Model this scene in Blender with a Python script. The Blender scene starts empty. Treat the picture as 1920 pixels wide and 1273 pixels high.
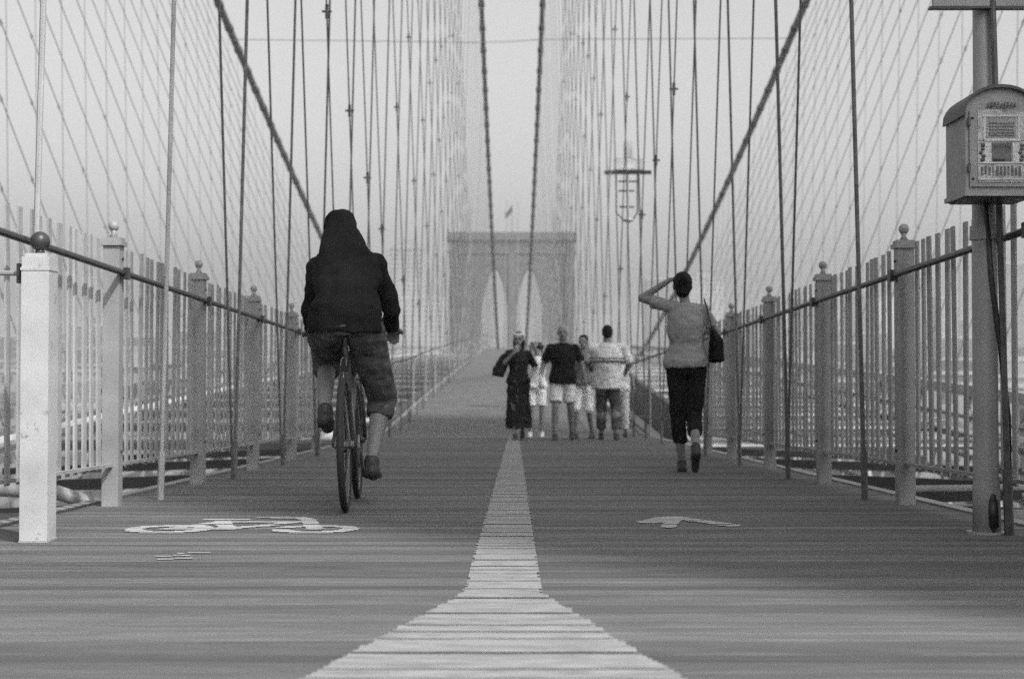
import bpy, math, random
from mathutils import Vector, Matrix, noise
random.seed(7)
R = math.radians
S = bpy.context.scene
COL = S.collection
F = 2667.0            # focal length of the photograph in its own pixels (50 mm on 35 mm film)
EYE = 0.56            # camera height above the boards

# ------------------------------------------------------------------ camera, sky, sun, exposure
cd = bpy.data.cameras.new('camera'); cam = bpy.data.objects.new('camera', cd); COL.objects.link(cam)
cd.lens = 50; cd.sensor_width = 36; cd.clip_start = 0.1; cd.clip_end = 12000
cam.location = (0, 0, EYE); cam.rotation_euler = (R(90 + 1.364), 0, R(0))
cd.dof.use_dof = True; cd.dof.focus_distance = 6.3; cd.dof.aperture_fstop = 3.3
S.camera = cam
SUN_EL, SUN_AZ = 46.0, 142.0      # azimuth clockwise from +Y; light travels towards (-.6, .8)
w = bpy.data.worlds.new('World'); S.world = w; w.use_nodes = True
nt = w.node_tree; nt.nodes.clear()
sky = nt.nodes.new('ShaderNodeTexSky'); sky.sky_type = 'NISHITA'; sky.sun_disc = False
sky.sun_elevation = R(SUN_EL); sky.sun_rotation = R(SUN_AZ)
sky.air_density = 1.6; sky.dust_density = 7.0; sky.ozone_density = 1.0
bw = nt.nodes.new('ShaderNodeRGBToBW')            # black and white film sees no blue
bg = nt.nodes.new('ShaderNodeBackground'); bg.inputs['Strength'].default_value = 0.14
wo = nt.nodes.new('ShaderNodeOutputWorld')
nt.links.new(sky.outputs[0], bw.inputs[0]); nt.links.new(bw.outputs[0], bg.inputs[0]); nt.links.new(bg.outputs[0], wo.inputs[0])
sd = bpy.data.lights.new('sun', 'SUN'); sd.energy = 2.6; sd.angle = R(2.0); sd.color = (1, 1, 1)
sun = bpy.data.objects.new('sun', sd); COL.objects.link(sun)
az = R(SUN_AZ); el = R(SUN_EL)
sdir = Vector((math.sin(az) * math.cos(el), math.cos(az) * math.cos(el), math.sin(el)))
sun.rotation_euler = sdir.to_track_quat('Z', 'Y').to_euler(); sun.location = (8, -10, 30)
S.view_settings.view_transform = 'Standard'; S.view_settings.look = 'None'
S.view_settings.exposure = 0.85; S.view_settings.gamma = 1.0; S.view_settings.use_curve_mapping = False
S.render.engine = 'CYCLES'; S.cycles.use_denoising = False

# ------------------------------------------------------------------ materials (all grey: the place as black and white film saw it)
MATS = {}
def mat(name, v, rough=0.7, var=0.0, scale=6.0, stretch=(1, 1, 1), metal=0.0, bump=0.0, coords='Object', rnd=0.0, spec=0.4,
        spots=0.0, spot_scale=3.0, spot_v=0.1, wear=None):
    if name in MATS: return MATS[name]
    m = bpy.data.materials.new(name); m.use_nodes = True
    t = m.node_tree; b = t.nodes['Principled BSDF']
    b.inputs['Roughness'].default_value = rough; b.inputs['Metallic'].default_value = metal
    b.inputs['Specular IOR Level'].default_value = spec
    b.inputs['Base Color'].default_value = (v, v, v, 1)
    L = t.links.new
    tc = t.nodes.new('ShaderNodeTexCoord'); mp = t.nodes.new('ShaderNodeMapping'); mp.inputs['Scale'].default_value = stretch
    if coords == 'World':
        g = t.nodes.new('ShaderNodeNewGeometry'); L(g.outputs['Position'], mp.inputs[0])
    else:
        L(tc.outputs['Object'], mp.inputs[0])
    n = t.nodes.new('ShaderNodeTexNoise'); n.inputs['Scale'].default_value = scale; n.inputs['Detail'].default_value = 6
    L(mp.outputs[0], n.inputs['Vector'])
    mr = t.nodes.new('ShaderNodeMapRange'); mr.inputs['From Min'].default_value = .3; mr.inputs['From Max'].default_value = .7
    mr.inputs['To Min'].default_value = 1 - var; mr.inputs['To Max'].default_value = 1 + var
    L(n.outputs[0], mr.inputs[0])
    cur = mr.outputs[0]
    if rnd:
        oi = t.nodes.new('ShaderNodeObjectInfo'); m2 = t.nodes.new('ShaderNodeMapRange')
        m2.inputs['To Min'].default_value = 1 - rnd; m2.inputs['To Max'].default_value = 1 + rnd
        L(oi.outputs['Random'], m2.inputs[0])
        mu = t.nodes.new('ShaderNodeMath'); mu.operation = 'MULTIPLY'; L(cur, mu.inputs[0]); L(m2.outputs[0], mu.inputs[1]); cur = mu.outputs[0]
    mv = t.nodes.new('ShaderNodeMath'); mv.operation = 'MULTIPLY'; mv.inputs[1].default_value = v; L(cur, mv.inputs[0]); cur = mv.outputs[0]
    if spots:
        n2 = t.nodes.new('ShaderNodeTexNoise'); n2.inputs['Scale'].default_value = spot_scale; n2.inputs['Detail'].default_value = 8
        n2.inputs['Roughness'].default_value = .7; L(mp.outputs[0], n2.inputs['Vector'])
        r2 = t.nodes.new('ShaderNodeMapRange'); r2.inputs['From Min'].default_value = 1 - spots; r2.inputs['From Max'].default_value = 1 - spots + .08
        L(n2.outputs[0], r2.inputs[0])
        mx = t.nodes.new('ShaderNodeMix'); mx.data_type = 'FLOAT'; L(r2.outputs[0], mx.inputs[0]); L(cur, mx.inputs[2]); mx.inputs[3].default_value = spot_v
        cur = mx.outputs[0]
    cb = t.nodes.new('ShaderNodeCombineColor'); [L(cur, cb.inputs[i]) for i in range(3)]
    L(cb.outputs[0], b.inputs['Base Color'])
    if bump:
        bp = t.nodes.new('ShaderNodeBump'); bp.inputs['Strength'].default_value = bump; bp.inputs['Distance'].default_value = .01
        L(n.outputs[0], bp.inputs['Height']); L(bp.outputs[0], b.inputs['Normal'])
    MATS[name] = m; return m
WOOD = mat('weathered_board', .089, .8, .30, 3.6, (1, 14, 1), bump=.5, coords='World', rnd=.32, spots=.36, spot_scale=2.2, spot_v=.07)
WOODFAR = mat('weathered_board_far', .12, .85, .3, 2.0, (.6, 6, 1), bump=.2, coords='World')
PAINT = mat('worn_white_paint', .235, .7, .28, 9, (1, 4, 1), coords='World', spots=.43, spot_scale=6.0, spot_v=.15, bump=.3)
PAINT2 = mat('faded_white_paint', .30, .65, .25, 7, (1, 3, 1), coords='World', spots=.40, spot_scale=6.0, spot_v=.15)
PAINT3 = mat('symbol_white_paint', .36, .65, .2, 7, (1, 3, 1), coords='World', spots=.38, spot_scale=6.0, spot_v=.2)
FENCE = mat('painted_fence_steel', .30, .5, .25, 5, bump=.1, rnd=.22, spots=.38, spot_scale=9, spot_v=.12)
POST = mat('painted_post_steel', .25, .45, .2, 4, bump=.1, spots=.39, spot_scale=7, spot_v=.13)
CREAM = mat('cream_post_paint', .37, .6, .16, 5, bump=.3, spots=.40, spot_scale=11, spot_v=.16)
RAIL = mat('dark_rail', .035, .4, .2, 10)
ROPE = mat('wire_rope_steel', .11, .5, .35, 20, (1, 1, 1), rnd=.25)
ROPE_SUNLIT = mat('sunlit_rope_steel', .30, .5, .25, 12, (1, 1, .2))  # paler copy of the rope steel: sunlight on the near left ropes put into the colour
CABLE = mat('wrapped_cable', .12, .5, .45, 3.0, coords='World')
BAND = mat('cable_band_steel', .05, .5, .2, 5)
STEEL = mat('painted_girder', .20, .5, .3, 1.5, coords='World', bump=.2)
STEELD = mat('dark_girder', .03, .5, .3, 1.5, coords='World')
PALE = mat('pale_girder_paint', .45, .6, .3, 1.2, coords='World')
ROAD = mat('pale_asphalt', .30, .85, .25, .4, coords='World')
WATER = mat('river_water', .12, .12, .3, .03, coords='World', bump=.6)
GRAN = mat('granite', .05, .85, .55, .35, (1, 1, 3), coords='World', bump=.3)
JOINT = mat('granite_trim', .06, .85, .2, .5, coords='World')
LAND = mat('far_ground', .05, .9, .3, .01, coords='World')
LAMPP = mat('lamp_post_paint', .27, .45, .15, 3, bump=.15, spots=.3, spot_scale=8, spot_v=.1)
BOXM = mat('call_box_iron', .25, .5, .18, 9, bump=.3, spots=.34, spot_scale=12, spot_v=.12)
BOXL = mat('call_box_pale_relief', .50, .5, .25, 30, bump=.3, spots=.42, spot_scale=30, spot_v=.2)
BOXM2 = mat('call_box_pale_paint', .36, .5, .4, 22, bump=.4, spots=.45, spot_scale=26, spot_v=.14)
BOXD = mat('call_box_dark_relief', .10, .5, .4, 40)
BLACK = mat('black_paint', .02, .4, .2, 8)
SKIN = mat('skin', .18, .55, .12, 8, spec=.3)
SKINP = mat('pale_skin', .25, .55, .12, 8, spec=.3)
HAIR = mat('dark_hair', .012, .7, .4, 40, (1, 1, .2), spec=.1)
HAIRL = mat('light_hair', .22, .6, .3, 40, (1, 1, .2))
CBLK = mat('black_cotton', .014, .9, .3, 8, bump=.3, spec=.04)
CJAK = mat('black_jacket', .016, .85, .5, 4, bump=.8, spec=.04)
CGRY = mat('grey_jersey', .17, .9, .12, 12, bump=.3, spec=.04)
CWHT = mat('white_cotton', .78, .9, .1, 8, bump=.2, spec=.04)
CLGT = mat('light_cotton', .55, .9, .14, 8, bump=.3, spec=.04)
CDEN = mat('mid_denim', .08, .9, .5, 10, (1, 1, 2.5), bump=.5, spots=.38, spot_scale=12, spot_v=.2, spec=.04)
CTOP = mat('pale_grey_jersey', .25, .9, .10, 9, (.6, .6, 6), bump=.3, spec=.04)
CPRT = mat('printed_dress', .02, .9, .3, 8, bump=.2, spots=.42, spot_scale=12, spot_v=.22, spec=.04)
SHOE = mat('dark_shoe', .03, .6, .2, 8)
SHOEW = mat('white_shoe', .6, .6, .1, 8)
RUB = mat('tyre_rubber', .02, .8, .2, 20)
CHROME = mat('dull_metal', .14, .45, .2, 10, metal=.6)
GLASS = mat('dark_glass', .03, .12, .1, 3, spec=.6)
CARM = [mat('car_paint_%s' % n, v, .3, .03, 3, spec=.5) for n, v in (('white', .7), ('dark', .05), ('silver', .4))]
BLD = [mat('facade_%s' % n, v, .9, .12, .05, coords='World') for n, v in (('pale', .16), ('mid', .05), ('dark', .015))]
BWIN = mat('facade_windows', .07, .4, .2, 1)
BCOR = mat('facade_band', .2, .8, .1, 1)

# ------------------------------------------------------------------ helpers
class MB:
    def __init__(s): s.v = []; s.f = []
    def add(s, vs, fs):
        n = len(s.v); s.v += [tuple(v) for v in vs]; s.f += [tuple(i + n for i in f) for f in fs]; return s
    def box(s, x0, x1, y0, y1, z0, z1):
        return s.add([(x0, y0, z0), (x1, y0, z0), (x1, y1, z0), (x0, y1, z0), (x0, y0, z1), (x1, y0, z1), (x1, y1, z1), (x0, y1, z1)],
              [(0, 3, 2, 1), (4, 5, 6, 7), (0, 1, 5, 4), (1, 2, 6, 5), (2, 3, 7, 6), (3, 0, 4, 7)])
    def tube(s, pts, rad, n=6, flat=None, caps=True, up=None):
        # rings swept along pts; rad a number or a list of numbers or (a, b) pairs; up sets the direction of a
        pts = [Vector(p) for p in pts]; N = len(pts)
        if not isinstance(rad, (list, tuple)): rad = [rad] * N
        elif len(rad) != N: rad = [rad] * N
        vs = []; prev = None
        for i, p in enumerate(pts):
            d = (pts[min(i + 1, N - 1)] - pts[max(i - 1, 0)])
            d = d.normalized() if d.length > 1e-9 else Vector((0, 0, 1))
            if up is not None: a = Vector(up)
            else: a = prev if prev is not None else (Vector((1, 0, 0)) if abs(d.x) < .8 else Vector((0, 1, 0)))
            a = a - d * a.dot(d); a.normalize(); prev = a; b = d.cross(a)
            r = rad[i]; ra, rb = (r if isinstance(r, (list, tuple)) else (r, r))
            for k in range(n):
                t = 2 * math.pi * k / n + math.pi / n
                vs.append(p + a * (ra * math.cos(t)) + b * (rb * math.sin(t)))
        fs = []
        for i in range(N - 1):
            for k in range(n):
                k2 = (k + 1) % n
                fs.append((i * n + k, i * n + k2, (i + 1) * n + k2, (i + 1) * n + k))
        if caps: fs.append(tuple(range(n - 1, -1, -1))); fs.append(tuple((N - 1) * n + k for k in range(n)))
        return s.add(vs, fs)
    def ell(s, c, r, n=12, m=8, rot=None):
        c = Vector(c); vs = []; r = (r, r, r) if not isinstance(r, (list, tuple)) else r
        M = rot if rot is not None else Matrix.Identity(3)
        vs.append(c + M @ Vector((0, 0, r[2])))
        for j in range(1, m):
            ph = math.pi * j / m
            for k in range(n):
                t = 2 * math.pi * k / n
                vs.append(c + M @ Vector((r[0] * math.sin(ph) * math.cos(t), r[1] * math.sin(ph) * math.sin(t), r[2] * math.cos(ph))))
        vs.append(c + M @ Vector((0, 0, -r[2])))
        fs = [(0, 1 + k, 1 + (k + 1) % n) for k in range(n)]
        for j in range(m - 2):
            for k in range(n):
                a = 1 + j * n + k; b = 1 + j * n + (k + 1) % n
                fs.append((a, a + n, b + n, b))
        l = len(vs) - 1; o = 1 + (m - 2) * n
        fs += [(l, o + (k + 1) % n, o + k) for k in range(n)]
        return s.add(vs, fs)
    def cap(s, a, b, ra, rb, n=12):            # tapered capsule: rounded limb
        a = Vector(a); b = Vector(b); d = (b - a).normalized()
        pts = []; rr = []
        for t in (-1, -.7, -.35): pts.append(a + d * ra * t); rr.append(max(ra * math.sqrt(1 - t * t), ra * .05))
        pts.append(a); rr.append(ra); pts.append(b); rr.append(rb)
        for t in (.35, .7, 1): pts.append(b + d * rb * t); rr.append(max(rb * math.sqrt(1 - t * t), rb * .05))
        return s.tube(pts, rr, n)
    def torus(s, c, R0, r, axis='X', n=32, m=8, a0=0, a1=2 * math.pi):
        full = abs(a1 - a0 - 2 * math.pi) < 1e-6; vs = []; fs = []; N = n if full else n + 1
        for i in range(N):
            t = a0 + (a1 - a0) * i / n
            for k in range(m):
                q = 2 * math.pi * k / m; rr = R0 + r * math.cos(q); h = r * math.sin(q)
                if axis == 'X': v = (h, rr * math.cos(t), rr * math.sin(t))
                elif axis == 'Y': v = (rr * math.cos(t), h, rr * math.sin(t))
                else: v = (rr * math.cos(t), rr * math.sin(t), h)
                vs.append(Vector(c) + Vector(v))
        for i in range(n):
            j = (i + 1) % N
            if not full and i == n: break
            for k in range(m):
                k2 = (k + 1) % m; fs.append((i * m + k, j * m + k, j * m + k2, i * m + k2))
        return s.add(vs, fs)
    def prism(s, poly, y0, y1):                # polygon in x,z pushed along y
        n = len(poly)
        vs = [(x, y0, z) for x, z in poly] + [(x, y1, z) for x, z in poly]
        fs = [tuple(range(n)), tuple(range(2 * n - 1, n - 1, -1))] + [(i + n, (i + 1) % n + n, (i + 1) % n, i) for i in range(n)]
        return s.add(vs, fs)
    def mesh(s, name, m=None, smooth=False):
        me = bpy.data.meshes.new(name); me.from_pydata(s.v, [], s.f)
        if m: me.materials.append(m)
        if smooth: me.polygons.foreach_set('use_smooth', [True] * len(me.polygons))
        me.validate(); me.update(); return me
    def build(s, name, m, parent=None, smooth=False, **tags):
        o = bpy.data.objects.new(name, s.mesh(name, m, smooth)); COL.objects.link(o)
        if parent: o.parent = parent
        for k, v in tags.items(): o[k] = v
        return o
def use(name, me, parent=None, loc=(0, 0, 0), rot=(0, 0, 0), sc=None, **tags):
    o = bpy.data.objects.new(name, me); COL.objects.link(o); o.location = loc; o.rotation_euler = rot
    if sc: o.scale = sc
    if parent: o.parent = parent
    for k, v in tags.items(): o[k] = v
    return o
def thing(name, label, cat, loc=(0, 0, 0), rz=0, group=None):
    o = bpy.data.objects.new(name, None); COL.objects.link(o); o.location = loc; o.rotation_euler = (0, 0, rz)
    o.empty_display_size = .2; o['label'] = label; o['category'] = cat
    if group: o['group'] = group
    return o
def tag(o, label, cat, group=None):
    o['label'] = label; o['category'] = cat
    if group: o['group'] = group
    return o

# ------------------------------------------------------------------ heights along the bridge (x right, y ahead, z up; z = 0 under the camera)
KN = [(-30, .64), (-12, .257), (0, 0), (10, -.214), (20, -.428), (23.6, -.505), (25.2, -.545), (28, -.47), (36, -.16), (51, .37), (82, 1.39),
      (120, 2.5), (165, 3.5), (210, 4.35), (245, 4.75), (290, 4.5), (360, 3.3), (486, .2), (560, -2)]
def zd(y):
    for i in range(len(KN) - 1):
        if y <= KN[i + 1][0] or i == len(KN) - 2:
            (x0, a), (x1, b) = KN[i], KN[i + 1]
            def sl(j):
                if j <= 0 or j >= len(KN) - 1: j = min(max(j, 1), len(KN) - 2)
                l = (KN[j][1] - KN[j - 1][1]) / (KN[j][0] - KN[j - 1][0]); r = (KN[j + 1][1] - KN[j][1]) / (KN[j + 1][0] - KN[j][0])
                return 0 if l * r < 0 else (2 * l * r / (l + r) if l + r else 0)
            h = x1 - x0; t = (y - x0) / h; m0, m1 = sl(i) * h, sl(i + 1) * h
            return (2*t**3 - 3*t*t + 1) * a + (t**3 - 2*t*t + t) * m0 + (-2*t**3 + 3*t*t) * b + (t**3 - t*t) * m1
def strip(name, x0, x1, ys, zf, th, m, parent=None, **tags):   # a slab following the bridge
    b = MB(); n = len(ys)
    vs = []
    for y in ys:
        z = zf(y); vs += [(x0, y, z), (x1, y, z), (x1, y, z - th), (x0, y, z - th)]
    fs = [(0, 1, 2, 3), (4*n-1, 4*n-2, 4*n-3, 4*n-4)]
    for i in range(n - 1):
        for k in range(4):
            k2 = (k + 1) % 4; fs.append((4*i+k, 4*i+4+k, 4*i+4+k2, 4*i+k2))
    b.add(vs, fs); return b.build(name, m, parent, **tags)
def fr(a, b, s):
    out = []; 
    while a < b - 1e-6: out.append(a); a += s
    return out + [b]

XF = 2.20      # fence line
XR = 2.07      # where the ropes meet the walkway
# ------------------------------------------------------------------ setting: water, land
MB().add([(-6000, -600, -42), (6000, -600, -42), (6000, 7000, -42), (-6000, 7000, -42)], [(0, 1, 2, 3)]).build('river_water', WATER, kind='structure')
MB().box(-6000, 6000, 640, 6800, -41.9, -38).build('far_shore', LAND, kind='structure')

# promenade: boards laid crosswise
prom = thing('promenade', 'x', 'x'); 
for k in ('label', 'category'): del prom[k]
prom['kind'] = 'structure'
PITCH = .1
pm = []
for v in range(6):
    b = MB(); w2 = .0468; ch = .003; c2 = random.uniform(-.0008, .0008)
    segs = [(-2.32, -2.32 + .0)]
    xs = [-2.34, 2.34]
    prof = [(-w2, -.04), (-w2, -ch), (-w2 + ch, 0), (w2 - ch, 0), (w2, -ch), (w2, -.04)]
    vs = [(x, y, z) for x in xs for y, z in prof]; n = 6
    fs = [tuple(range(n)), tuple(range(2*n-1, n-1, -1))] + [(i+n, (i+1) % n+n, (i+1) % n, i) for i in range(n)]
    b.add(vs, fs); me = b.mesh('board', WOOD); pm.append(me)
PL = []      # y, z of each board's top
y = 1.55; i = 0
while y < 24.0:
    z = zd(y) + random.uniform(-.0015, .0012); PL.append((y, z))
    if len(PL) <= 290: use('board', pm[i % 6], prom, (random.uniform(-.015, .015), y, z), (R(-1.22) + random.uniform(-.006, .006), 0, random.uniform(-.0006, .0006)))
    y += PITCH; i += 1
b = MB(); y0 = y
while y < 70:
    z = zd(y) + random.uniform(-.002, .002); b.box(-2.34, 2.34, y - .044, y + .044, z - .04, z); y += PITCH
while y < 200:
    z = zd(y) + random.uniform(-.002, .002); b.box(-2.34, 2.34, y - .23, y + .23, z - .04, z); y += PITCH * 5
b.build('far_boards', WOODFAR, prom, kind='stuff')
y = -6.0; b = MB()
while y < 1.5: b.box(-2.34, 2.34, y - .0465, y + .0465, zd(y) - .04, zd(y)); y += PITCH
b.build('near_boards', WOOD, prom, kind='stuff')
strip('deck_bearer', -2.2, 2.2, fr(-6, 36, 1.2) + fr(40, 500, 6), lambda y: zd(y) - .045, .12, STEELD, prom)
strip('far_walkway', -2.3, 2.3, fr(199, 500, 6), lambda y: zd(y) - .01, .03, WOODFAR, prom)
for s in (-1, 1):
    strip('edge_beam', s * 2.34, s * 2.42, fr(-6, 36, 1.2) + fr(40, 480, 6), lambda y: zd(y) + .01, .16, STEEL, prom)

# paint, cut board by board so the gaps stay open
def paint(name, inside, x0, x1, ya, yb, m, label, step=.008, jit=.005, sub=3):
    b = MB(); rng = random.Random(3)
    for (py, pz) in PL:
        if py < ya - .06 or py > yb + .06: continue
        for k in range(sub):
            a = py - .0455 + .091 * k / sub; c = py - .0455 + .091 * (k + 1) / sub; yc = (a + c) / 2
            run = None; x = x0; j = rng.uniform(-jit, jit)
            sl = -.0213
            while x <= x1 + step:
                ins = x <= x1 and inside(x + j, yc)
                if ins and run is None: run = x
                if not ins and run is not None:
                    za = pz + (a - py) * sl + .0042; zc = pz + (c - py) * sl + .0042
                    b.add([(run, a, za), (x, a, za), (x, c, zc), (run, c, zc)], [(0, 1, 2, 3)]); run = None
                x += step
    o = b.build(name, m, prom); o['label'] = label; return o
def in_line(x, y):
    if y < 4.22:
        t = (4.22 - y) / (4.22 - 2.89)
        return -.146 - .285 * t < x < .083 + .267 * t
    t = (y - 4.22) / 18.8
    return -.146 + .076 * t < x < .083 + .03 * t
paint('centre_line', in_line, -.95, .95, 1.5, 23.9, PAINT, 'white centre line that flares out towards the foreground')
def seg(x, y, ax, ay, bx, by, w_):
    dx, dy = bx - ax, by - ay; t = max(0, min(1, ((x-ax)*dx + (y-ay)*dy) / (dx*dx + dy*dy)))
    return math.hypot(x - ax - t*dx, y - ay - t*dy) < w_
def in_bike(x, y):
    for cx in (-1.53, -.88):
        r = math.hypot(x - cx, (y - 6.36) * .95)
        if .115 < r < .195 and not (cx > -1 and abs(y - 6.36) < .04 and x < cx): return True
    P = [(-1.53, 6.36, -1.27, 6.36), (-1.27, 6.36, -1.38, 6.78), (-1.27, 6.36, -1.0, 6.75), (-1.38, 6.72, -1.0, 6.72), (-1.53, 6.36, -1.38, 6.72),
         (-.88, 6.36, -1.0, 6.92), (-1.02, 6.95, -1.22, 7.0), (-1.46, 6.86, -1.3, 6.86)]
    return any(seg(x, y, *p, .038) for p in P)
paint('bicycle_symbol', in_bike, -1.8, -.6, 6.1, 7.1, PAINT3, 'painted bicycle symbol on the left lane')
def in_arrow(x, y): return seg(x, y, .78, 7.02, 1.0, 6.56, .05) or seg(x, y, .78, 7.02, .64, 6.72, .06) or seg(x, y, .80, 6.98, .70, 6.45, .035)
paint('direction_arrow', in_arrow, .5, 1.15, 6.3, 7.2, PAINT2, 'faded painted arrow head on the right lane')
def in_dash(x, y): return any(seg(x, y, ax, ay, ax + .10, ay + .03, .014) for ax, ay in ((-1.27, 5.12), (-1.3, 5.22), (-1.24, 5.33)))
paint('paint_dashes', in_dash, -1.4, -1.05, 5.0, 5.5, PAINT2, 'three short faded paint dashes on the left lane')

# ------------------------------------------------------------------ roadways below on both sides, with their steelwork
zr = lambda y: zd(max(y, 30) if y < 30 else y) - 5.2
for s in (-1, 1):
    strip('roadway', s * 3.4, s * 12.2, fr(-40, 520, 8), zr, .3, ROAD, kind='structure')
    for xx in (6.2, 9.2):
        b = MB(); y = 20
        while y < 300:
            b.add([(s*xx-.07, y, zr(y)+.006), (s*xx+.07, y, zr(y)+.006), (s*xx+.07, y+3, zr(y+3)+.006), (s*xx-.07, y+3, zr(y+3)+.006)], [(0, 1, 2, 3)]); y += 9
        b.build('lane_marking', PAINT, kind='structure')
side = {-1: 'left', 1: 'right'}
for s in (-1, 1):
    # stiffening truss at the outer edge of the bridge
    t = thing('outer_truss', 'riveted steel truss along the outer edge of the %s roadway' % side[s], 'truss')
    zt = lambda y: zr(y) + 5.5
    strip('top_chord', s * 12.4, s * 12.65, fr(-10, 480, 8), zt, .3, STEEL, t)
    for hh_, th_ in ((.5, .12), (1.15, .10), (1.75, .16), (2.4, .10), (3.0, .22), (3.6, .10), (4.15, .16), (4.65, .08)):
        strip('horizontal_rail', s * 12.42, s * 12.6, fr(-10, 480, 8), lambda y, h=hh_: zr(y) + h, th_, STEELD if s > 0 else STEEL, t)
    strip('pale_pipe', s * 12.25, s * 12.38, fr(-10, 480, 8), lambda y: zr(y) + 4.45, .12, PALE, t)
    b = MB(); c = MB(); y = 16.0
    while y < 480:
        b.tube([(s*12.5, y, zr(y)), (s*12.5, y, zt(y) - .25)], .09, 4)
        c.tube([(s*12.52, y, zr(y)), (s*12.52, y + 4.6, zt(y + 4.6) - .3)], .07, 4); y += 4.6
    b.build('truss_posts', STEEL, t, kind='stuff'); c.build('truss_diagonals', STEEL, t, kind='stuff')
    # cross struts over the road
    y = 36.0; k = 0
    while y < 190:
        z = zd(y) - .93; xa, xb = (3.0, 12.4) if s > 0 else (-12.4, -3.0)
        o = thing('cross_strut', 'steel cross strut in the ladder of struts over the %s roadway' % side[s], 'strut', (0, y, z), 0, 'cross struts over the %s roadway' % side[s])
        if s > 0:
            MB().box(xa, xb, -.02, .02, -.19, -.02).build('web', PALE, o); MB().box(xa, xb, -.12, .12, -.27, -.192).build('bottom_flange', STEELD, o)
        else:
            MB().box(xa, xb, -.02, .02, -.10, -.02).build('web', PALE, o); MB().box(xa, xb, -.12, .12, -.28, -.102).build('bottom_flange', STEELD, o)
        MB().box(xa, xb, -.12, .12, -.018, .02).build('top_flange', STEEL, o)
        y += 7.5 if y > 60 else 6.0; k += 1
    # girders beside the walkway
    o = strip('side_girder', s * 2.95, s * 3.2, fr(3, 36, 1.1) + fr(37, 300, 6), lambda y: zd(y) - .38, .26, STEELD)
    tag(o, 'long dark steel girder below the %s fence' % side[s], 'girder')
    # outriggers that carry the walkway edge
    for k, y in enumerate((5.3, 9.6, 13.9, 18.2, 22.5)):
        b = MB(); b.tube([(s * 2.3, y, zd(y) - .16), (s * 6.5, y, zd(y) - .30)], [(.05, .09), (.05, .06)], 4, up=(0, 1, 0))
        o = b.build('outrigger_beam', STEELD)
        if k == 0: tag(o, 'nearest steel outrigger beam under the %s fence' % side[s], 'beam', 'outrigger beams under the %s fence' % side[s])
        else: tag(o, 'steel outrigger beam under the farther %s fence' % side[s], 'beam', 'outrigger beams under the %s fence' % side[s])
# pipes low at both picture edges
b = MB(); pts = [(-5.0, 8.6, -.13), (-3.2, 8.6, -.13), (-2.75, 8.62, -.16), (-2.5, 8.64, -.24), (-2.42, 8.65, -.4)]
b.tube(pts, .045, 10, caps=True); tag(b.build('curved_pipe', POST, smooth=True), 'curved pale pipe bending down behind the cream post', 'pipe')
b = MB(); b.tube([(2.45, 8.5, -.30), (6.0, 8.6, -.30)], .05, 10); tag(b.build('straight_pipe', POST, smooth=True), 'straight pipe running outwards below the right fence', 'pipe')
b = MB(); b.tube([(2.45, 8.9, -.16), (6.5, 9.1, -.12)], .022, 8); tag(b.build('thin_conduit', CREAM, smooth=True), 'thin pale conduit above the straight pipe right of the walkway', 'conduit')
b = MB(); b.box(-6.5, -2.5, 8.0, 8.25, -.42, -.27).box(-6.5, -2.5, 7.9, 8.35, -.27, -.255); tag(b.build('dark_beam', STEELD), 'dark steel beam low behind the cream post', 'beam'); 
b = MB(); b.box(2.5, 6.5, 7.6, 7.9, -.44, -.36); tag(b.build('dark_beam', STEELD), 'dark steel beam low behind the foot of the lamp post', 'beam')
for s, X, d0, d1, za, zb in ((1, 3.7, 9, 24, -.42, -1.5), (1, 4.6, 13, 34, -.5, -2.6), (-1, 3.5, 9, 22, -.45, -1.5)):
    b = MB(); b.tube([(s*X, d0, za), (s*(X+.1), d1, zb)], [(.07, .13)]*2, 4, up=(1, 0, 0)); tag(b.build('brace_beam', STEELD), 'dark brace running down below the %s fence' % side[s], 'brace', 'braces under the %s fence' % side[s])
# dark plate rising beside the walkway behind the people
b = MB()
def P(px, py, d): return Vector(((px - 960) / F * d, d, EYE + (700 - py) / F * d))
a = [P(1262, 764, 23.9), P(1168, 694, 33.5), P(1168, 758, 33.5), P(1262, 834, 23.9)]
q = [v + Vector((.1, 0, 0)) for v in a]
b.add(a + q, [(0, 1, 2, 3), (7, 6, 5, 4), (0, 4, 5, 1), (1, 5, 6, 2), (2, 6, 7, 3), (3, 7, 4, 0)])
tag(b.build('steel_side_plate', STEELD), 'dark sloping steel plate beyond the fence between the crowd and the walking woman', 'plate')

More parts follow.
